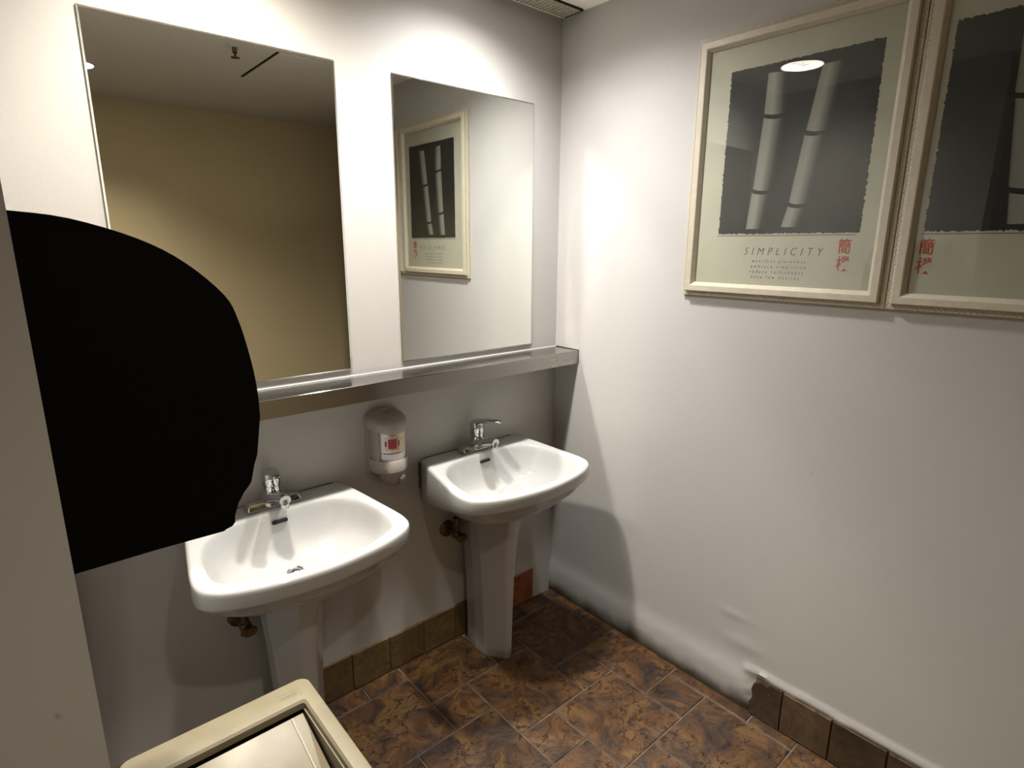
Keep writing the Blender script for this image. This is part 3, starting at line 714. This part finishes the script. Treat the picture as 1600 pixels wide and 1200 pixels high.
# ------------------------------------------------------------------ waste bin
bx0, bx1, by0, by1, bz = -1.728, -1.413, -1.165, -.731, .75
t = thing('waste_bin', 'beige plastic waste bin with a swing lid at lower left', 'waste bin', ((bx0+bx1)/2, (by0+by1)/2, 0))
o = t.location; hx, hy = (bx1-bx0)/2, (by1-by0)/2
def rrect(x0, x1, y0, y1, z, r, n=6):
    out = []
    for cx_, cy2, a0 in ((x1-r, y1-r, 0), (x0+r, y1-r, 90), (x0+r, y0+r, 180), (x1-r, y0+r, 270)):
        for k in range(n+1):
            a = math.radians(a0+90*k/n); out.append((cx_+r*math.cos(a), cy2+r*math.sin(a), z))
    return out
bm = bmesh.new()
loft(bm, [rrect(-hx+.045, hx-.045, -hy+.045, hy-.045, .001, .03), rrect(-hx+.04, hx-.04, -hy+.04, hy-.04, .01, .03), rrect(-hx+.012, hx-.012, -hy+.012, hy-.012, .70, .02)], True, False)
link('body', bm, M_beige, t, 40)
fx, rb = .065, .030      # far/near bar depth, side bar width
bm = bmesh.new()
ix0, ix1, iy0, iy1 = -hx+rb, hx-rb, -hy+fx, hy-fx
loft(bm, [rrect(-hx+.012, hx-.012, -hy+.012, hy-.012, .69, .018), rrect(-hx, hx, -hy, hy, .69, .02), rrect(-hx, hx, -hy, hy, bz-.010, .02), rrect(-hx+.002, hx-.002, -hy+.002, hy-.002, bz-.003, .02), rrect(-hx+.008, hx-.008, -hy+.008, hy-.008, bz, .016),
          rrect(ix0-.004, ix1+.004, iy0-.004, iy1+.004, bz, .008), rrect(ix0, ix1, iy0, iy1, bz-.004, .006), rrect(ix0+.001, ix1-.001, iy0+.001, iy1-.001, bz-.016, .006)])
link('rim', bm, M_beige, t, 35)
for xa, xb in ((ix0-.003, ix0+.003), (ix1-.003, ix1+.003)):
    bm = box(bmesh.new(), xa, xb, iy0+.004, iy1-.004, bz-.10, bz-.014); link('side_wall', bm, M_beige, t)
bm = bmesh.new(); loft(bm, [rrect(ix0+.003, ix1-.003, iy0-.02, iy1+.02, bz-.100, .006), rrect(ix0+.003, ix1-.003, iy0-.02, iy1+.02, bz-.099, .006)], True, True); link('opening_shade', bm, M_darkhole, t)  # near-black sheet paints in the shade inside the bin
for ya, yb in ((iy0-.012, iy0-.010), (iy1+.010, iy1+.012)):
    bm = box(bmesh.new(), ix0, ix1, ya, yb, bz-.10, bz-.017); link('gap_shade', bm, M_darkhole, t)  # near-black strips paint in shade below the far and near bars
fy1, fy0, zn, zf = iy1-.012, iy1-.150, bz-.052, bz-.014
def fp(x, f, h): return (x, fy1+(fy0-fy1)*f, zf+(zn-zf)*f+h)
bm = bmesh.new()
loft(bm, [[fp(ix0+.010, 1, h), fp(ix1-.008, 1, h), fp(ix1-.008, 0, h), fp(ix0+.010, 0, h)] for h in (-.012, -.001)] + [[fp(ix0+.012, .99, 0), fp(ix1-.010, .99, 0), fp(ix1-.010, .01, 0), fp(ix0+.012, .01, 0)]], True, True); link('swing_flap', bm, M_beige, t, 30)
bm = bmesh.new(); loft(bm, [[fp(ix1-.030, .98, h), fp(ix1-.0275, .98, h), fp(ix1-.0275, .02, h), fp(ix1-.030, .02, h)] for h in (-.001, .0014)], True, True); link('flap_ridge', bm, M_beige, t)
M_logo = plain('moulded_logo', (.22, .16, .09), rough=.5)
Ml = Matrix.Translation((-1.4755-o.x, -.7700-o.y, bz+.0003)) @ Matrix.Rotation(0, 4, 'Z')
text_mesh('logo_lettering', 'Rubbermaid', .0088, Ml, M_logo, t, extrude=.0002, xscale=.70, shear=.1)
bm = bmesh.new()
out_ = rrect(-1.4795-o.x, -1.4395-o.x, -.7735-o.y, -.7595-o.y, bz+.0004, .004); inn_ = rrect(-1.4787-o.x, -1.4403-o.x, -.7727-o.y, -.7603-o.y, bz+.0004, .0035)
loft(bm, [out_, inn_]); link('logo_outline', bm, M_logo, t)
bm = bmesh.new(); lathe(bm, [(.0012, 0), (.0012, .0004)], 10, Matrix.Translation((-1.4405-o.x, -.7765-o.y, bz+.0001))); link('logo_mark', bm, M_logo, t)
